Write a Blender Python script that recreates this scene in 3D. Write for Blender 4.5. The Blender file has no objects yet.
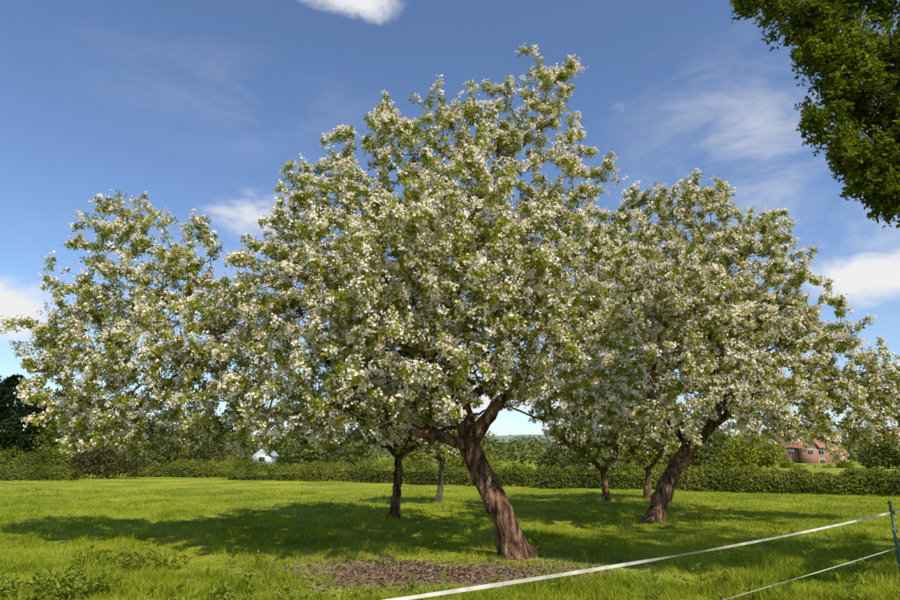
import bpy, math, numpy as np
from mathutils import Vector
rng=np.random.default_rng(7)
scene=bpy.context.scene
PITCH=math.radians(14.5); EYE=1.6; F=600.0
cp,sp=math.cos(PITCH),math.sin(PITCH)
# survey helper: bearing/elevation read off the photograph -> real world position at ground distance D
def P(px,py,D):
    dx=(px-450)/F; dy=(300-py)/F
    y=cp-dy*sp; z=sp+dy*cp
    return np.array([D*dx/y, D, EYE+D*z/y])
def G(px,py):
    dx=(px-450)/F; dy=(300-py)/F
    y=cp-dy*sp; z=sp+dy*cp
    D=-EYE*y/z
    return np.array([D*dx/y,D,0.0])
def hgt(x,y):
    fade=np.clip((60-np.hypot(x,y))/30,0,1)
    return fade*(0.035*np.sin(x*1.3+1)*np.cos(y*.9)+0.025*np.sin(x*2.9+y*1.7)+0.012*np.sin(x*6.1-y*5.3))
def norm(a): return a/np.maximum(np.linalg.norm(a,axis=-1,keepdims=True),1e-9)

# ------------------------------------------------ materials
def newmat(name):
    m=bpy.data.materials.new(name); m.use_nodes=True
    nt=m.node_tree; nt.nodes.clear()
    return m,nt
def N(nt,t,**k):
    n=nt.nodes.new(t)
    for a,b in k.items(): setattr(n,a,b)
    return n
def ramp(nt,stops):
    r=N(nt,'ShaderNodeValToRGB'); e=r.color_ramp.elements
    while len(e)<len(stops): e.new(0.5)
    for i,(p,c) in enumerate(stops):
        e[i].position=p; e[i].color=(c[0],c[1],c[2],1)
    return r
def foliage_mat(name,cols,trans=.35,rough=.5,noise_scale=1.2,tint=(1.15,1.2,.6),spec=0,nmix=.5):
    m,nt=newmat(name); L=nt.links.new
    g=N(nt,'ShaderNodeNewGeometry')
    k=len(cols); r=ramp(nt,[(i/(k-1),c) for i,c in enumerate(cols)])
    if nmix>0:
        tc=N(nt,'ShaderNodeTexCoord')
        no=N(nt,'ShaderNodeTexNoise'); no.inputs['Scale'].default_value=noise_scale; no.inputs['Detail'].default_value=1
        L(tc.outputs['Object'],no.inputs['Vector'])
        mx=N(nt,'ShaderNodeMath',operation='MULTIPLY_ADD')
        mr=N(nt,'ShaderNodeMapRange'); mr.inputs[1].default_value=.3; mr.inputs[2].default_value=.7; mr.inputs[4].default_value=nmix
        L(no.outputs['Fac'],mr.inputs[0])
        L(g.outputs['Random Per Island'],mx.inputs[0]); mx.inputs[1].default_value=1-nmix; L(mr.outputs[0],mx.inputs[2])
        L(mx.outputs[0],r.inputs[0])
    else: L(g.outputs['Random Per Island'],r.inputs[0])
    if spec>0:
        b=N(nt,'ShaderNodeBsdfPrincipled'); b.inputs['Roughness'].default_value=rough; b.inputs['Specular IOR Level'].default_value=spec
        L(r.outputs[0],b.inputs['Base Color'])
    else:
        b=N(nt,'ShaderNodeBsdfDiffuse'); L(r.outputs[0],b.inputs['Color'])
    t=N(nt,'ShaderNodeBsdfTranslucent')
    mu=N(nt,'ShaderNodeMixRGB',blend_type='MULTIPLY'); mu.inputs[0].default_value=1; mu.inputs[2].default_value=(*tint,1)
    L(r.outputs[0],mu.inputs[1]); L(mu.outputs[0],t.inputs['Color'])
    ms=N(nt,'ShaderNodeMixShader'); ms.inputs[0].default_value=trans
    L(b.outputs[0],ms.inputs[1]); L(t.outputs[0],ms.inputs[2])
    o=N(nt,'ShaderNodeOutputMaterial'); L(ms.outputs[0],o.inputs[0])
    return m
def noise_mat(name,stops,scale=5,detail=6,rough=.9,bump=.3,bscale=20,stretch=(1,1,1),bdist=.02):
    m,nt=newmat(name); L=nt.links.new
    tc=N(nt,'ShaderNodeTexCoord'); mp=N(nt,'ShaderNodeMapping'); mp.inputs['Scale'].default_value=stretch
    L(tc.outputs['Object'],mp.inputs[0])
    no=N(nt,'ShaderNodeTexNoise'); no.inputs['Scale'].default_value=scale; no.inputs['Detail'].default_value=detail
    L(mp.outputs[0],no.inputs['Vector'])
    r=ramp(nt,stops); L(no.outputs['Fac'],r.inputs[0])
    n2=N(nt,'ShaderNodeTexNoise'); n2.inputs['Scale'].default_value=bscale; n2.inputs['Detail'].default_value=4
    L(mp.outputs[0],n2.inputs['Vector'])
    bp=N(nt,'ShaderNodeBump'); bp.inputs['Strength'].default_value=bump; bp.inputs['Distance'].default_value=bdist
    L(n2.outputs['Fac'],bp.inputs['Height'])
    b=N(nt,'ShaderNodeBsdfPrincipled'); b.inputs['Roughness'].default_value=rough; b.inputs['Specular IOR Level'].default_value=.2
    L(r.outputs[0],b.inputs['Base Color']); L(bp.outputs[0],b.inputs['Normal'])
    o=N(nt,'ShaderNodeOutputMaterial'); L(b.outputs[0],o.inputs[0])
    return m
def plain(name,c,rough=.6):
    return noise_mat(name,[(.3,[v*.85 for v in c]),(.7,c)],scale=8,rough=rough,bump=.05,detail=2)

M_leaf=foliage_mat('apple_leaf',[(.13,.16,.015),(.27,.30,.03),(.41,.43,.05),(.56,.55,.11)],trans=.42,tint=(1.12,1.1,.45),spec=.3)
M_petal=foliage_mat('apple_petal',[(.9,.72,.66),(.93,.86,.78),(.95,.91,.82),(.96,.93,.85)],trans=.35,tint=(1,.96,.86),nmix=0)
M_oak=foliage_mat('oak_leaf',[(.05,.075,.008),(.10,.13,.012),(.18,.21,.02),(.30,.30,.035)],trans=.42,nmix=.4)
M_hedge=foliage_mat('hedge_leaf',[(.06,.075,.015),(.11,.135,.022),(.19,.21,.035),(.30,.29,.05)],trans=.2,nmix=.65,noise_scale=.5)
M_yew=foliage_mat('conifer_leaf',[(.012,.022,.008),(.02,.037,.012),(.03,.05,.015)],trans=.1,nmix=0)
M_bush=foliage_mat('shrub_leaf',[(.09,.09,.03),(.14,.15,.04),(.22,.22,.07)],trans=.25)
M_bushred=foliage_mat('copper_shrub_leaf',[(.06,.05,.03),(.11,.09,.04),(.13,.15,.04)],trans=.25)
M_far=foliage_mat('distant_leaf',[(.09,.11,.035),(.14,.165,.045),(.22,.23,.07)],trans=.2,noise_scale=.12)
M_spring=foliage_mat('spring_leaf',[(.18,.2,.03),(.28,.3,.04),(.38,.39,.06)],trans=.35)
M_grass=foliage_mat('grass_blade',[(.10,.15,.012),(.21,.265,.018),(.33,.365,.028),(.54,.51,.09)],trans=.35,noise_scale=.6,nmix=.5)
M_weed=foliage_mat('weed_leaf',[(.12,.17,.02),(.2,.25,.03),(.3,.33,.05)],trans=.3)
M_yellow=foliage_mat('buttercup',[(.7,.5,.02),(.8,.62,.03)],trans=.2,nmix=0)
M_core=plain('hedge_dark_core',(.03,.04,.012),.95)  # near-black colour stands in for the shade inside a hedge
M_bark=noise_mat('bark',[(.3,(.018,.011,.008)),(.44,(.075,.04,.024)),(.55,(.19,.105,.06)),(.75,(.34,.23,.15))],scale=13,rough=.9,bump=1,bscale=14,stretch=(1,1,.28),bdist=.12)
M_barkg=noise_mat('bark_grey',[(.3,(.06,.045,.03)),(.7,(.2,.15,.11))],scale=9,bump=.8,bscale=20,stretch=(1,1,.3),bdist=.03)

# ------------------------------------------------ mesh helpers
def mesh_np(name,V,faces_flat,sizes,mat,smooth=False,parent=None):
    me=bpy.data.meshes.new(name)
    V=np.asarray(V,dtype=np.float32); faces_flat=np.asarray(faces_flat,dtype=np.int32); sizes=np.asarray(sizes,dtype=np.int32)
    me.vertices.add(len(V)); me.vertices.foreach_set('co',V.ravel())
    me.loops.add(len(faces_flat)); me.loops.foreach_set('vertex_index',faces_flat)
    me.polygons.add(len(sizes))
    st=np.concatenate([[0],np.cumsum(sizes)[:-1]]).astype(np.int32)
    me.polygons.foreach_set('loop_start',st); me.polygons.foreach_set('loop_total',sizes)
    if smooth: me.polygons.foreach_set('use_smooth',np.ones(len(sizes),dtype=bool))
    me.update(calc_edges=True)
    me.materials.append(mat)
    ob=bpy.data.objects.new(name,me); scene.collection.objects.link(ob)
    if parent: ob.parent=parent
    return ob
def empty(name):
    e=bpy.data.objects.new(name,None); scene.collection.objects.link(e); return e
def leaf_arr(pos,d,n,L,W,fold=.22,droop=.12):
    d=norm(d); s=norm(np.cross(d,n)); n2=np.cross(s,d)
    L=np.asarray(L)[:,None]; W=np.asarray(W)[:,None]
    mid=pos+d*L*.5
    V=np.stack([pos, mid+s*W*.5+n2*W*fold, pos+d*L-n2*L*droop, mid-s*W*.5+n2*W*fold],axis=1)
    return V
def leaf_obj(name,V,mat,parent=None):
    n=len(V); b=np.arange(n)[:,None]*4
    f=(b+np.array([0,1,2,0,2,3])[None,:]).ravel()
    return mesh_np(name,V.reshape(-1,3),f,np.full(2*n,3),mat,False,parent)
def rdir(n): return norm(rng.normal(size=(n,3)))

def catmull(pts,rad,step):
    pts=np.array(pts,float); rad=np.array(rad,float); out=[];ro=[]
    p=np.vstack([2*pts[0]-pts[1],pts,2*pts[-1]-pts[-2]])
    for i in range(1,len(p)-2):
        d=np.linalg.norm(p[i+1]-p[i]); k=max(2,int(math.ceil(d/step)))
        for t in np.arange(k)/k:
            out.append(.5*((2*p[i])+(-p[i-1]+p[i+1])*t+(2*p[i-1]-5*p[i]+4*p[i+1]-p[i+2])*t*t+(-p[i-1]+3*p[i]-3*p[i+1]+p[i+2])*t**3))
            ro.append(rad[i-1]*(1-t)+rad[i]*t)
    out.append(pts[-1]); ro.append(rad[-1])
    return np.array(out),np.array(ro)

class Skel:
    def __init__(s,cap=60000):
        s.P=np.zeros((cap,3)); s.D=np.zeros((cap,3)); s.par=np.full(cap,-1); s.minr=np.zeros(cap); s.n=0; s.lock=np.zeros(cap,bool)
    def add(s,p,par,minr=0,lock=False):
        i=s.n; s.P[i]=p; s.par[i]=par; s.minr[i]=minr; s.lock[i]=lock
        s.D[i]=norm(p-s.P[par]) if par>=0 else np.array([0,0,1.]); s.n+=1; return i
    def limb(s,pts,rad,start=None,step=.15,lock_first=0):
        if start is not None:
            j=int(np.argmin(np.linalg.norm(s.P[:s.n]-np.array(pts[0]),axis=1))); pts=[s.P[j].copy()]+list(pts[1:]); last=j
        o,r=catmull(pts,rad,step)
        if start is None: last=s.add(o[0],-1,r[0],True)
        for k in range(1,len(o)):
            w=rng.normal(size=3)*min(.012,r[k]*.2)
            last=s.add(o[k]+w,last,r[k],k/len(o)<lock_first)
    def grow(s,T,step=.12,wig=.02,origin=None):
        o=origin if origin is not None else s.P[s.n//3]
        order=np.argsort(np.linalg.norm(T-o,axis=1)*(1+.15*rng.random(len(T))))
        for k in order:
            t=T[k]; v=t-s.P[:s.n]; d=np.linalg.norm(v,axis=1)+1e-6
            c=(v*s.D[:s.n]).sum(1)/d
            cost=d*(1+.7*(1-c)*.5)+s.lock[:s.n]*50
            j=int(np.argmin(cost)); dd=d[j]; p0=s.P[j]
            m=max(1,int(math.ceil(dd/step)))
            t0=(s.D[j]*.7+rng.normal(size=3)*.3)*dd; t1=(t-p0)+np.array([0,0,.35*dd])*(1 if rng.random()<.7 else -1)
            last=j
            for q in range(1,m+1):
                u=q/m; h00=2*u**3-3*u*u+1;h10=u**3-2*u*u+u;h01=-2*u**3+3*u*u;h11=u**3-u*u
                pp=h00*p0+h10*t0+h01*t+h11*t1+rng.normal(size=3)*wig*(q<m)
                last=s.add(pp,last)
            if s.n>len(s.P)-500: break
    def finish(s,r0=.003,ex=.42):
        n=s.n; cnt=np.zeros(n); ch=[[] for _ in range(n)]
        for i in range(1,n): ch[s.par[i]].append(i)
        for i in range(n-1,-1,-1):
            if not ch[i]: cnt[i]=1
            if s.par[i]>=0: cnt[s.par[i]]+=cnt[i]
        s.pipe=r0*cnt**ex
        s.R=np.maximum(s.pipe,s.minr[:n]); s.ch=ch; s.cnt=cnt
    def mesh(s,name,mat,parent,flare=True,nb=14):
        V=[];Fc=[];Sz=[];vo=0
        stack=[(0,None)]
        while stack:
            i,pre=stack.pop()
            chain=[i]
            while s.ch[chain[-1]]:
                c=sorted(s.ch[chain[-1]],key=lambda k:-s.R[k])
                for o in c[1:]: stack.append((o,chain[-1]))
                chain.append(c[0])
            idx=([pre] if pre is not None else [])+chain
            if len(idx)<2: continue
            pts=s.P[idx]; rr=s.R[idx].copy()
            if pre is not None: rr[0]=min(rr[0],rr[1]*1.25)
            rr[-1]*=.5
            rmax=rr.max(); nb_=nb if rmax>.05 else (6 if rmax>.015 else 3)
            T=np.gradient(pts,axis=0); T=norm(T)
            u=np.array([1,0,0.]) if abs(T[0][0])<.8 else np.array([0,1.,0])
            ang=np.arange(nb_)/nb_*2*math.pi
            ca,sa=np.cos(ang)[:,None],np.sin(ang)[:,None]
            for k in range(len(pts)):
                u=norm(u-T[k]*np.dot(u,T[k])); w=np.cross(T[k],u)
                r=rr[k]
                if nb_==nb:
                    rn=r*(1+.10*np.sin(ang*3+pts[k][2]*2.1+1)+.06*np.sin(ang*5-pts[k][2]*4)+.05*rng.normal(size=nb_))
                    if flare and pre is None and pts[k][2]<.5:
                        rn=rn*(1+.45*math.exp(-max(pts[k][2],0)*7)*(1+.5*np.sin(ang*4+.7)))
                    rn=rn[:,None]
                else: rn=r
                V.append(pts[k]+(ca*u+sa*w)*rn)
            K=len(pts)
            a=np.arange(nb_); b=(a+1)%nb_
            for k in range(K-1):
                o0=vo+k*nb_; o1=o0+nb_
                Fc.append(np.stack([o0+a,o0+b,o1+b,o1+a],1).ravel()); Sz.append(np.full(nb_,4))
            vo+=K*nb_
        return mesh_np(name,np.vstack(V),np.concatenate(Fc),np.concatenate(Sz),mat,True,parent)

def blob_samples(blobs,n,power=.45,out=.12,sq=.9,wp=2.2,far_=.22):
    B=np.array(blobs); w=B[:,3]**wp; w/=w.sum()
    k=rng.choice(len(B),size=n,p=w)
    r=rng.random(n)**power; far=rng.random(n)<out; r=np.where(far,1+far_*rng.random(n),r)
    d=rdir(n); return B[k,:3]+d*(B[k,3]*r)[:,None]*np.array([1,1,sq])

def spur_points(sk,n,maxr=.02,off=.06,mn=0,cen=None):
    idx=np.where((sk.pipe[:sk.n]<maxr)&(sk.par[:sk.n]>=0)&(~sk.lock[:sk.n]))[0]
    w=1/(sk.cnt[idx]**.35)
    w=w*np.clip(.25+1.1*(np.sin(sk.P[idx,0]*4.1+sk.P[idx,2]*2)*np.sin(sk.P[idx,1]*3.7)*np.sin(sk.P[idx,2]*4.3+1)+.6),.25,2)
    w/=w.sum()
    i=rng.choice(idx,size=n,p=w); t=rng.random(n)[:,None]
    p=sk.P[i]*t+sk.P[sk.par[i]]*(1-t)
    dr=rdir(n)+np.array([0,0,.45])+sk.D[i]*.3
    if cen is not None: dr=dr+.6*norm(p-cen)
    dr=norm(dr)
    return p+dr*(mn+off*rng.random(n))[:,None],dr

def rosettes(p,ax,k,Ls,wr=.5):
    n=len(p); pos=np.repeat(p,k,0); a=np.repeat(ax,k,0)
    r=rdir(n*k); r=norm(r-a*(r*a).sum(1,keepdims=True))
    el=rng.uniform(-.1,1.1,n*k)[:,None]
    d=norm(r*np.cos(el)+a*np.sin(el)); nn=norm(a*np.cos(el)-r*np.sin(el)+rng.normal(size=(n*k,3))*.35)
    L=rng.uniform(Ls[0],Ls[1],n*k)
    return leaf_arr(pos+d*.012+rng.normal(size=(n*k,3))*.018,d,nn,L,L*rng.uniform(wr*.85,wr*1.2,n*k))
def flowers(p,ax,k,R,spread):
    n=len(p); a=norm(np.repeat(ax,k,0)+rng.normal(size=(n*k,3))*.55)
    c=np.repeat(p,k,0)+np.repeat(ax,k,0)*.03+rng.normal(size=(n*k,3))*spread
    m=n*k; u=rdir(m); u=norm(u-a*(u*a).sum(1,keepdims=True)); w=np.cross(a,u)
    rad=rng.uniform(R*.75,R*1.15,m); cup=rng.uniform(.15,.9,m)
    out=[]
    for q in range(5):
        t=q*2*math.pi/5; e=u*math.cos(t)+w*math.sin(t)
        d=norm(e*np.cos(cup)[:,None]+a*np.sin(cup)[:,None]); nn=norm(a*np.cos(cup)[:,None]-e*np.sin(cup)[:,None])
        out.append(leaf_arr(c,d,nn,rad,rad*.95,fold=.12,droop=-.1))
    return np.vstack(out)

def apple_tree(name,limbs,blobs,nT,nS,nF,Ls=(.045,.08),kl=8,fr=.028,kf=6,spread=.026,step=.12,mat=M_bark,nb=14,lockf=.75,zmin=1.15,wp=1.9):
    e=empty(name); sk=Skel()
    for i,(pts,rad) in enumerate(limbs): sk.limb(pts,rad,None if i==0 else True,lock_first=lockf if i==0 else .25)
    T=blob_samples(blobs,nT,wp=wp,out=.13,far_=.34)
    T=T[T[:,2]>zmin]
    sk.grow(T,step=step,origin=np.array(limbs[0][0][-1]))
    sk.finish()
    sk.mesh('trunk_and_branches',mat,e,nb=nb)
    cen=np.mean(np.array(blobs)[:,:3],axis=0)-[0,0,.5]
    p,ax=spur_points(sk,nS)
    leaf_obj('leaves',rosettes(p,ax,kl,Ls),M_leaf,e)
    if nF:
        p,ax=spur_points(sk,nF,maxr=.011,off=.05,mn=.05,cen=cen)
        leaf_obj('blossom',flowers(p,ax,kf,fr,spread),M_petal,e)
    return e
def BL(D,lst,k=1.0): 
    o=[]
    for (px,py,dy,r) in lst:
        c=P(px,py,D+dy); o.append([c[0],c[1],c[2],k*r/F*(D+dy)])
    return o

# ------------------------------------------------ main apple tree
b=G(516,557); D0=b[1]
tr=[(b+np.array([.02,0,-.15])),P(504,520,D0),P(488,485,D0),P(474,455,D0+.05),P(468,435,D0+.05)]
limbs=[(tr,[.22,.19,.18,.18,.175]),
 ([P(470,445,D0),P(463,405,D0+.2),P(452,360,D0+.4),P(455,300,D0+.4),P(470,230,D0+.3),P(500,150,D0+.2)],[.165,.135,.10,.07,.05,.03]),
 ([P(472,450,D0),P(490,415,D0-.2),P(515,385,D0-.4),P(550,345,D0-.5),P(580,290,D0-.4)],[.13,.11,.07,.045,.02]),
 ([P(472,450,D0),P(440,437,D0-.2),P(405,428,D0-.3),P(360,395,D0-.2),P(320,350,D0),P(290,290,D0)],[.10,.085,.07,.05,.035,.02]),
 ([P(405,428,D0-.3),P(350,410,D0+.4),P(280,390,D0+.9),P(215,370,D0+1.1),P(150,330,D0+1.1),P(110,290,D0+1.1)],[.06,.055,.045,.035,.025,.015]),
 ([P(463,405,D0+.2),P(430,370,D0+1),P(390,310,D0+1.5),P(370,230,D0+1.2)],[.09,.07,.05,.02]),
 ([P(463,405,D0+.2),P(500,370,D0+1),P(540,300,D0+1.6),P(560,230,D0+1.2)],[.09,.07,.04,.02]),
 ([P(463,405,D0+.2),P(440,370,D0-.8),P(400,320,D0-1.3),P(380,260,D0-1.0)],[.08,.06,.04,.02]),
]
main=BL(D0,[(440,270,0,110),(370,240,.3,90),(505,235,.2,88),(440,180,0,80),(515,140,0,50),(545,95,0,34),(528,60,0,18),(528,48,0,9),(565,72,0,16),(400,135,0,40),(378,110,0,18),(447,115,0,32),
 (330,195,0,50),(300,230,0,52),(290,300,0,64),(275,370,-.5,58),(350,370,-1.2,72),(440,350,-1.4,75),(520,335,-1,74),(570,270,0,62),(590,330,0,55),(570,195,0,42),(595,175,.3,24),
 (420,300,1.6,115),(350,300,1.8,95),(520,300,1.8,95),(270,418,-.6,36),(320,415,-1,40),(375,405,-.8,36),(400,400,.8,42),(580,385,-.3,45),(530,390,.6,38),(440,240,-1.6,85),(370,290,-1.6,80),(510,270,-1.6,75),(255,270,0,28),(300,185,0,24),(350,150,0,28),(240,330,0.2,48),(600,250,.3,45),(620,390,.5,32),(490,110,0,34),(450,375,-1.5,30),(475,150,0,45),(560,140,0,30)],1.03)
left=BL(D0+1,[(130,235,0,44),(118,208,0,20),(88,250,0,32),(200,232,0,22),(150,290,0,60),(90,310,0,42),(45,342,0,30),(105,360,.4,58),(170,350,-.4,70),(90,412,0,42),(215,335,0,54),(220,395,-.3,50),(160,400,.5,54),(75,285,0,26),(185,265,0,36),(120,425,0,28),(190,425,0,30),(65,385,0,30),(245,420,0,30),(225,300,.2,32),(40,365,0,22)],1.03)
apple_tree('apple_tree',limbs,main+left,5600,35000,30000)

# ------------------------------------------------ right-hand apple tree
b=G(652,524); D1=b[1]
tr=[b+np.array([0,0,-.15]),P(662,495,D1),P(675,468,D1),P(690,448,D1),P(704,432,D1)]
limbs=[(tr,[.22,.20,.18,.16,.15]),
 ([P(704,432,D1),P(712,410,D1),P(715,380,D1),P(705,320,D1+.2),P(695,240,D1+.2)],[.13,.12,.10,.07,.04]),
 ([P(690,448,D1),P(672,425,D1+.2),P(650,390,D1+.2),P(620,340,D1),P(610,280,D1)],[.10,.08,.07,.05,.03]),
 ([P(704,432,D1),P(750,400,D1-.4),P(800,380,D1-.3),P(860,385,D1)],[.10,.08,.05,.03]),
 ([P(708,430,D1),P(740,370,D1+1),P(770,300,D1+1)],[.09,.07,.03]),
 ([P(672,425,D1+.2),P(650,400,D1-1.3),P(660,340,D1-2)],[.07,.06,.03]),
]
right=BL(D1,[(690,200,0,32),(655,205,0,26),(690,250,0,62),(640,250,0,50),(740,245,0,42),(775,225,0,22),(780,255,0,26),(620,310,0,65),(700,320,0,85),(760,310,0,58),(805,335,0,46),(850,372,0,42),(870,392,-.3,36),(890,385,0,28),(845,412,0,36),(912,402,0,28),
 (800,400,-.5,50),(740,380,-1.5,58),(670,370,-1.8,64),(600,370,-.8,55),(650,330,2,85),(740,340,2,75),(570,400,0,38),(610,410,.4,34),(680,290,-1.8,66),(885,420,0,26),(715,200,0,16),(640,195,0,14),(760,415,-.5,34),(640,400,-1.,36),(820,430,-.3,22),(860,432,0,18),(900,432,0,18)],1.03)
apple_tree('apple_tree',limbs,right,3900,23500,18500,Ls=(.06,.10),kl=7,fr=.035,kf=6,spread=.034,step=.15)

# ------------------------------------------------ orchard trees behind
def small_apple(bpx,bpy_,top,rad,blobs,nT,nS,nF,Ls=(.08,.13),fr=.04,lean=0):
    b=G(bpx,bpy_); D=b[1]
    t=P(bpx+lean,top,D)
    tr=[b+np.array([0,0,-.1]),b*.5+t*.5+np.array([.03,0,0]),t]
    bl=BL(D,blobs); c=np.mean(np.array(bl)[:,:3],axis=0)
    limbs=[(tr,[rad,rad*.85,rad*.75])]
    for k in range(4):
        a=k*1.57+.5; limbs.append(([t,t+np.array([math.cos(a)*.8,math.sin(a)*.8,.7]),c+np.array([math.cos(a)*1.3,math.sin(a)*1.3,.4])],[rad*.55,rad*.4,rad*.2]))
    apple_tree('apple_tree',limbs,bl,nT,nS,nF,Ls=Ls,fr=fr,kl=7,kf=4,spread=.05,step=.25,nb=10,lockf=.9,mat=M_barkg if rad<.12 else M_bark)
small_apple(393,519,458,.13,[(395,400,0,55),(350,410,.5,42),(430,400,0,45),(380,350,0,60),(330,430,0,28),(300,420,0,30),(270,440,0,20),(420,435,0,22)],550,5000,3600,lean=6)
small_apple(437,505,462,.11,[(437,430,0,32),(450,410,0,35),(420,420,0,28)],250,1900,1200,lean=5)
small_apple(606,501,472,.14,[(590,430,0,32),(605,448,0,26),(575,450,0,20),(620,420,0,32),(560,440,0,20)],300,2400,1500,lean=-3)
small_apple(646,499,470,.13,[(640,435,0,28),(660,425,0,30),(625,450,0,16)],250,1900,1200,lean=2)

# ------------------------------------------------ oak overhanging from the right
def oak():
    e=empty('oak_tree'); sk=Skel()
    base=np.array([11.2,4.2,-.1])
    sk.limb([base,base+[.1,0,2.5],base+[-.1,.1,5],base+[-.3,.2,8.5],base+[-.4,.2,11]],[.42,.36,.3,.2,.08],lock_first=.35,step=.3)
    for z,a,l in [(4.5,2.9,4.5),(5.5,2.3,4.5),(6,3.5,4.8),(7,2.8,4.5),(8,3.1,4),(6,1.3,3.5),(6.5,-1,3.8),(7.5,.2,3.8),(8.5,4.2,3.5)]:
        p=base+np.array([-.1,.1,z]); d=np.array([math.cos(a),math.sin(a),.12])
        sk.limb([p,p+d*l*.5+[0,0,.5],p+d*l+[0,0,.4]],[.16,.1,.04],True,step=.25,lock_first=.2)
    bl=[]
    for (px,py,r) in [(750,2,12),(775,10,20),(805,25,24),(840,55,32),(850,95,28),(822,122,14),(852,150,22),(875,165,24),(890,198,18),(885,70,48),(920,120,48),(960,60,70),(950,180,48),(840,-20,42),(900,-60,70),(1000,150,70),(812,55,12),(835,135,12),(862,185,10)]:
        c=P(px,py,6.3); bl.append([c[0],c[1],c[2],r/F*6.3*1.1])
    near=blob_samples(bl,1700,out=.2,wp=1.6,power=.55,far_=.45)
    big=[[10.8,4.4,8.6,2.4],[9.2,3.2,10.4,2.0],[11.5,3.4,10.8,2.3],[12.5,4.5,8,2.3],[9.2,5,9.6,1.7]]
    T=np.vstack([near,blob_samples(big,600,out=.05)]); sk.grow(T,step=.2,origin=base+np.array([0,0,5.]))
    sk.finish(r0=.004)
    sk.mesh('trunk_and_branches',M_barkg,e)
    p,ax=spur_points(sk,24000,maxr=.02,off=.16)
    leaf_obj('leaves',rosettes(p,ax,7,(.045,.08),.55),M_oak,e)
oak()

# ------------------------------------------------ hedges and shrubs
def hedge(name,pts,w,hts,nleaf,size,mat,amp=1.0):
    e=empty(name); pts=np.array(pts); K=len(pts); 
    t=rng.random(nleaf)*(K-1); i=t.astype(int); u=(t-i)[:,None]
    c=pts[i]*(1-u)+pts[i+1]*u; H=np.interp(t,np.arange(K),hts)
    d=norm(pts[i+1]-pts[i]); s=np.stack([d[:,1],-d[:,0],np.zeros(nleaf)],1)
    phase=c[:,0]*1.7+c[:,1]*.6
    H=H*(1+amp*(.13*np.sin(phase*.37+2)+.10*np.sin(phase*.83)+.06*np.sin(phase*2.7+1)+.06*np.sin(phase*6)))
    th=rng.uniform(0,math.pi,nleaf); q=4
    ct,st=np.cos(th),np.sin(th)
    sx=np.sign(ct)*np.abs(ct)**(2/q); sz=np.abs(st)**(1.0)
    r=rng.uniform(.82,1.14,nleaf)+.07*np.sin(phase*3+sx*3)
    pos=c+s*(sx*w*.5*r)[:,None]; pos[:,2]=sz*H*r
    nn=norm(s*sx[:,None]+np.array([0,0,1])*sz[:,None]+rng.normal(size=(nleaf,3))*.6)
    dd=norm(np.cross(nn,rdir(nleaf)))
    L=size*rng.uniform(.6,1.3,nleaf)
    leaf_obj('leaves',leaf_arr(pos,dd,nn,L,L*.6),mat,e)
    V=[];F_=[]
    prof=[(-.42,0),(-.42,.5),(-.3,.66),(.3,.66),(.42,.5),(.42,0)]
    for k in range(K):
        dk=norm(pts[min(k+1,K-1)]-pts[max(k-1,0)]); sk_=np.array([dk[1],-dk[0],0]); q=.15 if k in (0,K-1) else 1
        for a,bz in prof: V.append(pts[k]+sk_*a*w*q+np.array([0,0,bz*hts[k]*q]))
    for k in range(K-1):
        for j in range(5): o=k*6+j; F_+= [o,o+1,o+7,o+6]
    mesh_np('dark_core',V,F_,[4]*((K-1)*5),M_core,False,e)  # solid core with inner shade painted on, no modelled branches
hp=[G(225,480),G(350,482),G(500,487),G(650,490),G(800,494),G(900,497)]
hp.append(hp[-1]+(hp[-1]-hp[-2])*2.5)
hp=[p+np.array([0,.6,0]) for p in hp]
hedge('hawthorn_hedge',hp,1.3,[1.1,1.05,1.0,1.0,.95,.95,.95],64000,.10,M_hedge)
hl=[P(-80,452,46),P(0,452,46),P(45,452,46),P(78,453,46)]
for q in hl: q[2]=0
hedge('hawthorn_hedge',hl,2.0,[1.9,1.85,1.8,1.6],14000,.13,M_hedge)
hl=[P(-80,452,41),P(0,452,41),P(40,452,41),P(80,452,41)]
for q in hl: q[2]=0
hedge('hawthorn_hedge',hl,1.2,[.85,.8,.8,.6],9000,.11,M_hedge)
hl=[P(130,452,48),P(190,452,47),P(250,452,46)]
for q in hl: q[2]=0
hedge('hawthorn_hedge',hl,1.4,[1.1,1.0,1.0],9000,.12,M_hedge)

def bush(name,blobs,n,size,mat,trunk=None,tr=.1,nT=60,bark=M_barkg,step=.4):
    e=empty(name)
    B=np.array(blobs); lo=B[:,:3].mean(0)
    sk=Skel(8000); base=np.array(trunk if trunk is not None else [lo[0],lo[1],0.])
    top=np.array([lo[0],lo[1],max(lo[2]*.6,.5)])
    sk.limb([base-[0,0,.1],(base+top)/2,top],[tr,tr*.8,tr*.6],step=.4,lock_first=.4)
    sk.grow(blob_samples(blobs,nT),step=step,origin=top); sk.finish(r0=.012)
    sk.mesh('trunk_and_branches',bark,e,nb=8)
    p=blob_samples(blobs,n,power=.35,out=.1); p=p[p[:,2]>.03]
    d=rdir(len(p)); nn=norm(rdir(len(p))+[0,-.2,.6]); L=size*rng.uniform(.6,1.4,len(p))
    leaf_obj('leaves',leaf_arr(p,d,nn,L,L*.6),mat,e)
bush('copper_shrub',BL(44,[(110,460,0,20),(88,463,0,15),(132,463,0,13),(105,453,0,12)]),6000,.16,M_bushred,nT=40)
bush('hawthorn_tree',BL(50,[(185,450,0,28),(160,455,0,18),(215,452,0,22),(190,430,0,24),(220,435,0,18),(170,437,0,15)]),9000,.2,M_bush)
bush('field_tree',BL(55,[(60,440,0,22),(90,425,0,26),(120,432,0,24),(80,405,0,20)]),7000,.22,M_hedge)
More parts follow.
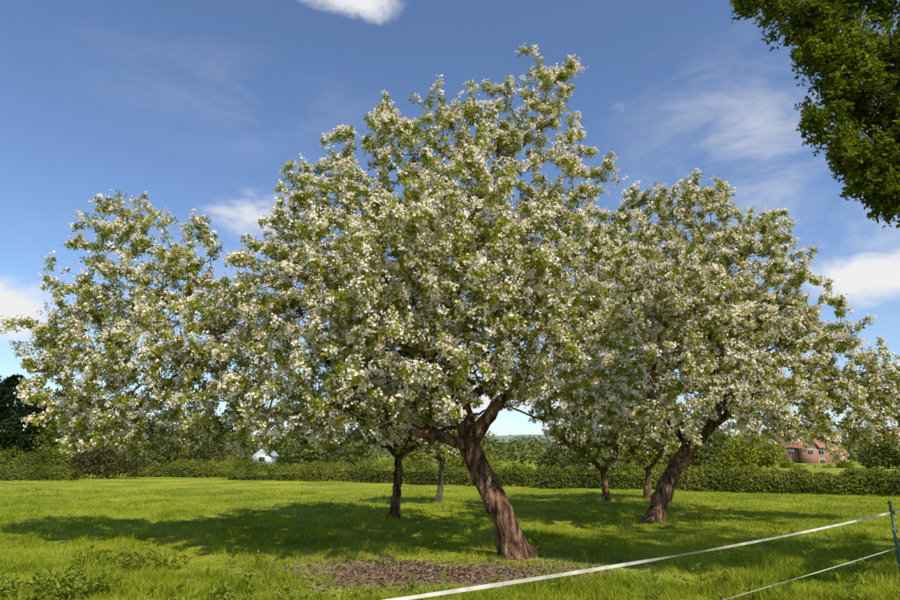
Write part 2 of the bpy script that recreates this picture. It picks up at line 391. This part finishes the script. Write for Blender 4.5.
def conifer(px,top,D,wid):
    c=P(px,450,D); H=P(px,top,D)[2]; e=empty('conifer_tree')
    sk=Skel(5000); base=np.array([c[0],c[1],-.1]); sk.limb([base,base+[0,0,H*.5],base+[0,0,H*.98]],[.3,.2,.04],step=.4,lock_first=.1)
    n=12000; u=rng.random(n)**.8; z=H*(.06+.94*u); R=wid*(1-u)**.6*(1+.2*np.sin(z*2.3+px)+.14*rng.normal(size=n))
    a=rng.random(n)*6.283; rr=R*rng.random(n)**.3*(1+.25*np.sin(a*4+z*1.3+px))
    T=np.stack([base[0]+rr*np.cos(a),base[1]+rr*np.sin(a),z],1)
    sk.grow(T[:150],step=.4,origin=base); sk.finish(r0=.012); sk.mesh('trunk_and_branches',M_barkg,e,nb=8)
    d=norm(np.stack([np.cos(a),np.sin(a),-.2+.3*rng.normal(size=n)],1)+rng.normal(size=(n,3))*.4)
    leaf_obj('needles',leaf_arr(T,d,norm(rdir(n)+[0,0,1]),rng.uniform(.2,.5,n),rng.uniform(.1,.2,n)),M_yew,e)
conifer(4,376,62,4.2); conifer(36,400,60,3.4); conifer(-30,365,66,4.4); conifer(62,418,64,2.6)

bush('lime_tree',BL(60,[(740,455,0,18),(725,458,0,14),(765,452,0,16),(750,445,0,14)]),6000,.3,M_spring)
bush('ash_tree',BL(55,[(700,452,0,18),(680,458,0,14),(712,440,0,14)]),5000,.28,M_far)
bush('field_tree',BL(75,[(872,458,0,11),(888,452,0,16),(905,450,0,18),(880,447,0,9)]),6000,.34,M_far)
bush('field_tree',BL(80,[(788,467,0,7),(800,470,0,5),(828,470,0,5),(845,467,0,7)]),5000,.25,M_spring)
bush('field_tree',BL(60,[(560,455,0,14),(580,450,0,16),(545,462,0,9)]),5000,.28,M_far)
bush('field_tree',BL(65,[(300,456,0,16),(330,452,0,20),(285,462,0,9),(360,458,0,14)]),7000,.3,M_far)
bush('field_tree',BL(70,[(470,460,0,11),(450,458,0,13),(490,463,0,8),(420,458,0,12)]),6000,.3,M_spring)
bush('field_tree',BL(68,[(620,458,0,13),(650,455,0,15),(670,452,0,14)]),6000,.3,M_spring)
tl=[]
for k in range(520):
    px=rng.uniform(-300,1200); D=rng.uniform(110,230)
    if 775<px<860 and D<195: continue
    if 248<px<278 and D<135: continue
    c=P(px,455,D); r=rng.uniform(2.8,5.2)*D/160*(.78 if 490<px<560 else 1); tl.append([c[0],c[1],r*.55,r])
p=blob_samples(tl,90000,power=.3,out=.05,sq=1.0); p=p[p[:,2]>.1]
L=rng.uniform(.6,1.3,len(p))
leaf_obj('distant_tree_line',leaf_arr(p,rdir(len(p)),norm(rdir(len(p))+[0,-.3,.6]),L,L*.65),M_far)

# ------------------------------------------------ ground, hills
def axis(lo,hi,n1,far):
    inner=np.linspace(lo,hi,n1); k=np.geomspace(1,far/40,14)[1:]*40
    return np.concatenate([lo-k[::-1],inner,hi+k])
X=axis(-30,30,150,5000); Y=axis(-10,45,140,5000)
XX,YY=np.meshgrid(X,Y); ZZ=hgt(XX,YY)
V=np.stack([XX,YY,ZZ],-1).reshape(-1,3); nx,ny=len(X),len(Y)
ii,jj=np.meshgrid(np.arange(nx-1),np.arange(ny-1)); o=(jj*nx+ii).ravel()
Fq=np.stack([o,o+1,o+nx+1,o+nx],1).ravel()
m,nt=newmat('meadow_ground'); L_=nt.links.new
tc=N(nt,'ShaderNodeTexCoord')
n1=N(nt,'ShaderNodeTexNoise'); n1.inputs['Scale'].default_value=.35; n1.inputs['Detail'].default_value=5
n2=N(nt,'ShaderNodeTexNoise'); n2.inputs['Scale'].default_value=9; n2.inputs['Detail'].default_value=6; n2.inputs['Roughness'].default_value=.7
for n in (n1,n2): L_(tc.outputs['Object'],n.inputs['Vector'])
ad=N(nt,'ShaderNodeMath',operation='MULTIPLY_ADD'); L_(n1.outputs['Fac'],ad.inputs[0]); ad.inputs[1].default_value=.5
h2=N(nt,'ShaderNodeMath',operation='MULTIPLY'); h2.inputs[1].default_value=.5; L_(n2.outputs['Fac'],h2.inputs[0]); L_(h2.outputs[0],ad.inputs[2])
gr=ramp(nt,[(.36,(.09,.13,.012)),(.46,(.18,.225,.018)),(.56,(.29,.315,.028)),(.68,(.42,.41,.07))]); L_(ad.outputs[0],gr.inputs[0])
PC=(-.2,9.1); PA=2.4; PB=1.1
sb=N(nt,'ShaderNodeVectorMath',operation='SUBTRACT'); sb.inputs[1].default_value=(PC[0],PC[1],0); L_(tc.outputs['Object'],sb.inputs[0])
sc=N(nt,'ShaderNodeVectorMath',operation='MULTIPLY'); sc.inputs[1].default_value=(1/PA,1/PB,0); L_(sb.outputs[0],sc.inputs[0])
ln=N(nt,'ShaderNodeVectorMath',operation='LENGTH'); L_(sc.outputs[0],ln.inputs[0])
n3=N(nt,'ShaderNodeTexNoise'); n3.inputs['Scale'].default_value=3.5; n3.inputs['Detail'].default_value=5; L_(tc.outputs['Object'],n3.inputs['Vector'])
dd=N(nt,'ShaderNodeMath',operation='MULTIPLY_ADD'); L_(n3.outputs['Fac'],dd.inputs[0]); dd.inputs[1].default_value=1.8; L_(ln.outputs['Value'],dd.inputs[2])
mr=N(nt,'ShaderNodeMapRange'); mr.inputs[1].default_value=1.55; mr.inputs[2].default_value=2.1; mr.inputs[3].default_value=1; mr.inputs[4].default_value=0; L_(dd.outputs[0],mr.inputs[0])
soil=ramp(nt,[(.3,(.06,.036,.022)),(.5,(.19,.12,.075)),(.68,(.34,.24,.165))]); L_(n2.outputs['Fac'],soil.inputs[0])
mx=N(nt,'ShaderNodeMixRGB'); L_(mr.outputs[0],mx.inputs[0]); L_(gr.outputs[0],mx.inputs[1]); L_(soil.outputs[0],mx.inputs[2])
bs=N(nt,'ShaderNodeBsdfPrincipled'); bs.inputs['Roughness'].default_value=.95; bs.inputs['Specular IOR Level'].default_value=.1; L_(mx.outputs[0],bs.inputs['Base Color'])
bp=N(nt,'ShaderNodeBump'); bp.inputs['Strength'].default_value=.7; bp.inputs['Distance'].default_value=.06; L_(n2.outputs['Fac'],bp.inputs['Height']); L_(bp.outputs[0],bs.inputs['Normal'])
oo=N(nt,'ShaderNodeOutputMaterial'); L_(bs.outputs[0],oo.inputs[0])
mesh_np('meadow_ground',V,Fq,np.full(len(o),4),m,True)

def hills(name,D,base,amp,ph,mat,depth):
    xs=np.linspace(-D*1.3,D*1.3,160); V=[];F_=[]
    for x in xs:
        h=base+amp*(.5*math.sin(x/D*5+ph)+.3*math.sin(x/D*11+ph*2)+.12*math.sin(x/D*29+ph))
        for t,k in ((0,0),(.35,.55),(.7,.9),(1,1),(1.6,.6),(2.2,0)): V.append((x,D+depth*t,h*k-(1 if k==0 else 0)))
    for i in range(159):
        for j in range(5): o=i*6+j; F_+=[o,o+6,o+7,o+1]
    mesh_np(name,V,F_,[4]*(159*5),mat,True)
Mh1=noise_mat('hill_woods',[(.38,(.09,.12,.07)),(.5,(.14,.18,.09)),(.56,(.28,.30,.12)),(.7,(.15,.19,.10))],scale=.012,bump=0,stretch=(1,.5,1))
Mh2=noise_mat('hill_haze',[(.4,(.17,.22,.20)),(.6,(.23,.28,.23))],scale=.004,bump=0)  # distance haze is painted into this hill colour
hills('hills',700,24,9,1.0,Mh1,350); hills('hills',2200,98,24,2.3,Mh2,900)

# ------------------------------------------------ grass
def patch_r(x,y):
    return np.hypot((x-PC[0])/PA,(y-PC[1])/PB)+.26*np.sin(x*3.1+1)*np.cos(y*4.3)+.14*np.sin(x*9+y*7)+.08*np.sin(x*21-y*17)
def wedge(n,d0,d1,power=1.0):
    y=d0*(d1/d0)**(rng.random(n)**power); x=(rng.random(n)*2-1)*(y*.86+1.0); return x,y
def grass(name,n,d0,d1,hr,wr,mat,cond=None,power=1.0):
    x,y=wedge(n,d0,d1,power); keep=rng.random(n)<np.clip((patch_r(x,y)-.6)/.6,.04,1)
    if cond is not None: keep&=cond(x,y)
    x,y=x[keep],y[keep]; n=len(x)
    clump=.75+.35*np.sin(x*2.1+np.sin(y*1.7)*2)*np.cos(y*2.6+np.sin(x)*1.5)+.2*np.sin(x*7.7+y*5.1)
    clump=np.clip(clump,.35,1.5)*np.clip(patch_r(x,y)-.2,.3,1)
    sc=np.clip(y/10,1,2.2)
    h=rng.uniform(hr[0],hr[1],n)*clump; w=rng.uniform(wr[0],wr[1],n)*sc
    a=rng.random(n)*6.283; side=np.stack([np.cos(a),np.sin(a),np.zeros(n)],1)
    b=rng.random(n)*6.283; ln_=np.stack([np.cos(b),np.sin(b),np.zeros(n)],1)*(rng.uniform(.1,.8,n)*h)[:,None]
    p=np.stack([x,y,hgt(x,y)-.01],1); up=np.zeros((n,3)); up[:,2]=h
    V=np.stack([p-side*w[:,None]*.5,p+side*w[:,None]*.5,p+up*.55+ln_*.3+side*w[:,None]*.4,p+up*.55+ln_*.3-side*w[:,None]*.4,p+up*.92+ln_],1)
    bI=np.arange(n)[:,None]*5
    f=(bI+np.array([0,1,2,3,3,2,4])[None]).ravel(); s=np.tile([4,3],n)
    return mesh_np(name,V.reshape(-1,3),f,s,mat)
grass('grass',330000,5.5,30,(.05,.12),(.005,.010),M_grass,power=1.15)
def tall(x,y):
    v=np.sin(x*1.1+2)*np.cos(y*1.9)+.6*np.sin(x*2.7+y*2.2)
    v2=np.sin(x*3.3+y)*np.cos(y*2.9-x*.7)+.5*np.sin(x*6.1+y*4.7)
    return (v>.25)&(y<9.2-.3*np.abs(x))|((x>3.4)&(y<8.8)&(v>-.7))|((x<-2)&(y<9.8)&(v>-.2))|((v2>.95)&(y>8))
grass('long_grass',170000,5.5,17,(.11,.26),(.006,.011),M_grass,cond=tall,power=1.0)
x,y=wedge(1500,6.5,10.0); k=(x<-2.2)&(np.sin(x*2.3)+np.cos(y*3.1+x)>.4)|((rng.random(1500)<.07)); k&=patch_r(x,y)>1.2
x,y=x[k],y[k]; p=np.stack([x,y,hgt(x,y)+.01],1); p2=np.vstack([p+np.array([0,0,z])+rng.normal(size=p.shape)*[.02,.02,0.0] for z in (0.02,.08,.14)])
leaf_obj('dock_and_nettle_weeds',rosettes(p2,norm(np.tile([0,0,1.],(len(p2),1))+rng.normal(size=(len(p2),3))*.25),7,(.05,.12),.3),M_weed)
n=14; b=G(535,555); p=np.stack([b[0]+rng.normal(size=n)*.06,b[1]+rng.normal(size=n)*.05,rng.uniform(.0,.38,n)],1)
leaf_obj('nettle_plant',rosettes(p,np.tile([0,0,1.],(n,1)),7,(.06,.1),.45),M_weed)
n=2600; x=rng.uniform(-26,4,n); y=rng.uniform(26,42,n); x2,y2=wedge(60,10,24); x=np.r_[x,x2]; y=np.r_[y,y2]
k=(np.sin(x*.5)+np.cos(y*.7)>-.2); x,y=x[k],y[k]; n=len(x)
leaf_obj('buttercups',flowers(np.stack([x,y,np.full(n,.1)],1),np.tile([0,0,1.],(n,1)),1,.028,.005),M_yellow)
n=3500; r=rng.normal(size=(n,2))*[2.0,1.0]; x=PC[0]+r[:,0]; y=PC[1]+r[:,1]+.1
pp=np.stack([x,y,hgt(x,y)+.012+.02*rng.random(n)],1)
leaf_obj('fallen_petals',leaf_arr(pp,norm(rdir(n)*[1,1,.2]),norm(rdir(n)*.4+[0,0,1]),np.full(n,.015),np.full(n,.013)),M_petal)
M_litter=foliage_mat('dead_leaf',[(.05,.03,.018),(.14,.08,.045),(.28,.19,.11)],trans=.1,nmix=0)
n=2800; x=PC[0]+rng.normal(size=n)*1.3; y=PC[1]+rng.normal(size=n)*.6
leaf_obj('leaf_litter',leaf_arr(np.stack([x,y,hgt(x,y)+.012],1),norm(rdir(n)*[1,1,.3]),norm(rdir(n)*.5+[0,0,1]),rng.uniform(.03,.1,n),rng.uniform(.01,.04,n)),M_litter)

# ------------------------------------------------ electric fence
fe=empty('electric_fence')
M_tape=noise_mat('fence_tape',[(.35,(.38,.37,.31)),(.65,(.56,.54,.47))],scale=8,rough=.6,bump=.2,stretch=(1,1,1))
M_post=plain('fence_post_plastic',(.09,.14,.11),.45)
A=np.array([5.88,8.45,0]); dirv=norm(np.array([-.2,3.5,0])-A); B=A+dirv*9.2; C=A-dirv*6
def tape(za,zb,w,p,q,sag,nm):
    K=60; V=[];F_=[]
    for k in range(K+1):
        t=k/K; c=p*(1-t)+q*t; z=za*(1-t)+zb*t-sag*4*t*(1-t); tw=.5*math.sin(t*9)+.3*math.sin(t*31)
        s=np.array([0,0,1])*math.cos(tw)+np.array([dirv[1],-dirv[0],0])*math.sin(tw)
        c=c+np.array([0,0,z]); V+=[c-s*w/2,c+s*w/2]
    for k in range(K): F_+=[2*k,2*k+2,2*k+3,2*k+1]
    mesh_np(nm,V,F_,[4]*K,M_tape,True,fe)
tape(.86,.9,.022,A,B,.06,'top_tape'); tape(.42,.45,.008,A,B,.02,'lower_tape')
tape(.86,.86,.022,A,C,.04,'top_tape_far'); tape(.42,.42,.008,A,C,.02,'lower_tape_far')
for nm,pp in (('post_1',A),('post_2',B),('post_3',C)):
    V=[];F_=[];S=[]
    def bx(cx,cy,cz,sx,sy,sz,t=1):
        o=len(V)
        for zz,k in ((-1,1),(1,t)):
            for xx,yy in ((-1,-1),(1,-1),(1,1),(-1,1)): V.append((pp[0]+cx+xx*sx*k,pp[1]+cy+yy*sy*k,cz+zz*sz))
        for f in ((0,3,2,1),(4,5,6,7),(0,1,5,4),(1,2,6,5),(2,3,7,6),(3,0,4,7)): F_.extend([o+i for i in f]); S.append(4)
    bx(0,0,.46,.014,.02,.50,.7); bx(0,0,.985,.018,.02,.02,.6); bx(-.05,0,.07,.035,.008,.008)
    for z in (.2,.42,.64,.86): bx(-.026,-.012,z,.012,.006,.022); bx(.026,-.012,z,.012,.006,.022)
    mesh_np(nm,V,F_,S,M_post,False,fe)

# ------------------------------------------------ brick house
he=empty('brick_house')
m,nt=newmat('brick_wall'); L_=nt.links.new
tc=N(nt,'ShaderNodeTexCoord'); br=N(nt,'ShaderNodeTexBrick'); br.inputs['Scale'].default_value=4
br.inputs['Color1'].default_value=(.34,.14,.09,1); br.inputs['Color2'].default_value=(.26,.10,.07,1); br.inputs['Mortar'].default_value=(.4,.32,.26,1)
mp=N(nt,'ShaderNodeMapping'); mp.inputs['Rotation'].default_value=(math.radians(90),0,0); L_(tc.outputs['Object'],mp.inputs[0]); L_(mp.outputs[0],br.inputs['Vector'])
bs=N(nt,'ShaderNodeBsdfPrincipled'); bs.inputs['Roughness'].default_value=.9; L_(br.outputs[0],bs.inputs['Base Color'])
oo=N(nt,'ShaderNodeOutputMaterial'); L_(bs.outputs[0],oo.inputs[0]); M_brick=m
M_tile=noise_mat('roof_tiles',[(.35,(.26,.12,.075)),(.6,(.42,.20,.12)),(.75,(.36,.22,.15))],scale=1.5,bump=.3,bscale=4)
M_white=plain('white_paint',(.7,.7,.67)); M_glass=plain('window_glass',(.04,.05,.06),.15)
Hc=P(810,455,128); hx,hy=Hc[0],Hc[1]
def poly(nm,Vs,Fs,mat,par=he):
    return mesh_np(nm,np.array(Vs,float)+[hx,hy,0],[i for f in Fs for i in f],[len(f) for f in Fs],mat,False,par)
def boxp(nm,x0,x1,y0,y1,z0,z1,mat,par=he):
    poly(nm,[(x0,y0,z0),(x1,y0,z0),(x1,y1,z0),(x0,y1,z0),(x0,y0,z1),(x1,y0,z1),(x1,y1,z1),(x0,y1,z1)],[(0,3,2,1),(4,5,6,7),(0,1,5,4),(1,2,6,5),(2,3,7,6),(3,0,4,7)],mat,par)
def gable(nm,x0,x1,y0,y1,z0,z1,along,mat,th=.15,o=.35):
    if along=='x':
        ym=(y0+y1)/2
        poly(nm,[(x0-o,y0-o,z0-.1),(x1+o,y0-o,z0-.1),(x1+o,ym,z1),(x0-o,ym,z1),(x0-o,y1+o,z0-.1),(x1+o,y1+o,z0-.1),(x0-o,y0-o,z0-.1-th),(x1+o,y0-o,z0-.1-th),(x1+o,y1+o,z0-.1-th),(x0-o,y1+o,z0-.1-th)],[(0,1,2,3),(3,2,5,4),(6,7,1,0),(9,4,5,8),(0,3,4,9,6),(1,7,8,5,2),(6,9,8,7)],mat)
    else:
        xm=(x0+x1)/2
        poly(nm,[(x0-o,y0-o,z0-.1),(xm,y0-o,z1),(xm,y1,z1),(x0-o,y1,z0-.1),(x1+o,y0-o,z0-.1),(x1+o,y1,z0-.1),(x0-o,y0-o,z0-.1-th),(xm,y0-o,z1-th),(x1+o,y0-o,z0-.1-th)],[(0,1,2,3),(1,4,5,2),(0,6,7,1),(1,7,8,4)],mat)
boxp('walls',-5,4.5,0,6,-1,3.3,M_brick); gable('roof',-5,4.5,0,6,3.3,6.0,'x',M_tile)
boxp('front_wing_walls',-2.6,.6,-2,-.01,-1,3.1,M_brick)
poly('front_wing_gable',[(-2.6,-2,3.1),(.6,-2,3.1),(-1,-2,5.3)],[(0,1,2)],M_brick)
gable('front_wing_roof',-2.6,.6,-2,3,3.1,5.4,'y',M_tile)
boxp('annexe_walls',4.51,8,1,5,-1,2.0,M_brick); gable('annexe_roof',4.9,8,1,5,2.1,3.9,'x',M_tile,o=.3)
boxp('chimney',-4.4,-3.6,2.6,3.4,4.8,7.0,M_brick); boxp('chimney_right',3.2,3.9,2.6,3.4,5,6.8,M_brick)
wi=0
for cx,cy,cz in ((-3.9,-.0,2.3),(2.4,-.0,2.3),(-1,-2.0,2.3),(-1,-2.0,4.1),(6.2,1.0,1.2),(-3.9,0,.4),(2.4,0,.4)):
    wi+=1; boxp(f'window_frame_{wi}',cx-.55,cx+.55,cy-.06,cy-.003,cz-.5,cz+.5,M_white)
    boxp(f'window_pane_{wi}a',cx-.47,cx-.04,cy-.075,cy-.062,cz-.42,cz+.42,M_glass); boxp(f'window_pane_{wi}b',cx+.04,cx+.47,cy-.075,cy-.062,cz-.42,cz+.42,M_glass)
boxp('door',.9,1.8,-.06,-.003,-1,1.1,M_white)
he2=empty('white_cottage'); M_pale=plain('pale_render',(.58,.62,.66))
Hc=P(262,457,105); hx,hy=Hc[0],Hc[1]
boxp('walls',-1.6,1.6,0,4,0,1.6,M_pale,he2); slate=plain('slate',(.35,.38,.42))
poly('gable_wall',[(-1.6,0,1.6),(1.6,0,1.6),(0,0,2.9)],[(0,1,2)],M_pale,he2)
poly('roof',[(-1.9,-.3,1.4),(0,-.3,3.05),(0,4.2,3.05),(-1.9,4.2,1.4),(1.9,-.3,1.4),(1.9,4.2,1.4)],[(0,1,2,3),(1,4,5,2)],slate,he2)
boxp('window',-.5,.5,-.05,-.003,.6,1.3,M_glass,he2)

# ------------------------------------------------ sky + sun
SA=math.radians(33); EL=math.radians(47)
w=bpy.data.worlds.new("World"); scene.world=w; w.use_nodes=True; nt=w.node_tree; nt.nodes.clear(); L_=nt.links.new
sky=N(nt,'ShaderNodeTexSky',sky_type='NISHITA'); sky.sun_disc=False; sky.sun_elevation=EL; sky.sun_rotation=math.pi-SA; sky.air_density=1.0; sky.dust_density=.5; sky.ozone_density=1.8
tc=N(nt,'ShaderNodeTexCoord')
def noise(scale,vs,detail=7,rough=.55,dist=0.):
    mp=N(nt,'ShaderNodeMapping'); mp.inputs['Scale'].default_value=vs; L_(tc.outputs['Generated'],mp.inputs[0])
    n=N(nt,'ShaderNodeTexNoise'); n.inputs['Scale'].default_value=scale; n.inputs['Detail'].default_value=detail; n.inputs['Roughness'].default_value=rough; n.inputs['Distortion'].default_value=dist
    L_(mp.outputs[0],n.inputs['Vector']); return n.outputs['Fac']
def math2(op,a,b,clamp=False):
    n=N(nt,'ShaderNodeMath',operation=op,use_clamp=clamp)
    for i,v in enumerate((a,b)):
        if isinstance(v,(int,float)): n.inputs[i].default_value=v
        else: L_(v,n.inputs[i])
    return n.outputs[0]
def mask(px,py,rx,rz,amp=1):
    c=norm(P(px,py,100.)-np.array([0,0,EYE]))
    s=N(nt,'ShaderNodeVectorMath',operation='SUBTRACT'); L_(tc.outputs['Generated'],s.inputs[0]); s.inputs[1].default_value=tuple(c)
    q=N(nt,'ShaderNodeVectorMath',operation='MULTIPLY'); L_(s.outputs[0],q.inputs[0]); q.inputs[1].default_value=(F/rx,F/rx,F/rz)
    l=N(nt,'ShaderNodeVectorMath',operation='LENGTH'); L_(q.outputs[0],l.inputs[0])
    m_=math2('SUBTRACT',1.0,l.outputs['Value'],True)
    return math2('MULTIPLY',m_,amp) if amp!=1 else m_
def combine(lst):
    o=lst[0]
    for x in lst[1:]: o=math2('MAXIMUM',o,x)
    return o
puff=combine([mask(350,-3,75,24),mask(268,220,85,38),mask(15,308,85,40),mask(870,278,110,40),mask(622,107,25,16,.6),mask(500,400,260,25,.7)])
pn=noise(9,(1,1,2.0),5,.6,.3)
pa=N(nt,'ShaderNodeMapRange',interpolation_type='SMOOTHSTEP'); L_(math2('ADD',pn,math2('MULTIPLY',puff,.75)),pa.inputs[0]); pa.inputs[1].default_value=.70; pa.inputs[2].default_value=1.15
pa2=math2('MULTIPLY',pa.outputs[0],math2('MULTIPLY',puff,3.0,True))
wisp=combine([mask(770,140,160,110),mask(820,230,160,70,.9),mask(240,105,160,50,.35),mask(450,330,500,110,.6)])
wn=noise(5.5,(1,.6,2.4),5,.62,.5)
wa=N(nt,'ShaderNodeMapRange',interpolation_type='SMOOTHSTEP'); L_(wn,wa.inputs[0]); wa.inputs[1].default_value=.36; wa.inputs[2].default_value=.8
wa2=math2('MULTIPLY',math2('MULTIPLY',wa.outputs[0],wisp),.7)
al=math2('MAXIMUM',pa2,wa2,True)
STR=.15
hs=N(nt,'ShaderNodeMixRGB',blend_type='MULTIPLY'); hs.inputs[0].default_value=1; hs.inputs[2].default_value=(.90,.97,1.1,1); L_(sky.outputs[0],hs.inputs[1])
mx=N(nt,'ShaderNodeMixRGB'); L_(al,mx.inputs[0]); L_(hs.outputs[0],mx.inputs[1]); mx.inputs[2].default_value=(.86/STR,.86/STR,.87/STR,1)
bg=N(nt,'ShaderNodeBackground'); bg.inputs[1].default_value=STR; L_(mx.outputs[0],bg.inputs[0])
oo=N(nt,'ShaderNodeOutputWorld'); L_(bg.outputs[0],oo.inputs[0])
sl=bpy.data.lights.new('sun','SUN'); sl.energy=5.0; sl.angle=math.radians(.53); sl.color=(1,.92,.76)
so=bpy.data.objects.new('sun',sl); scene.collection.objects.link(so)
sd=Vector((math.sin(SA)*math.cos(EL),-math.cos(SA)*math.cos(EL),math.sin(EL)))
so.rotation_euler=sd.to_track_quat('Z','Y').to_euler()
# ------------------------------------------------ camera
cam=bpy.data.cameras.new('camera'); co=bpy.data.objects.new('camera',cam); scene.collection.objects.link(co)
cam.lens=24; cam.sensor_width=36; cam.clip_end=12000; co.location=(0,0,EYE); co.rotation_euler=(math.pi/2+PITCH,0,0); scene.camera=co
scene.view_settings.view_transform='Standard'; scene.view_settings.look='None'; scene.view_settings.exposure=0
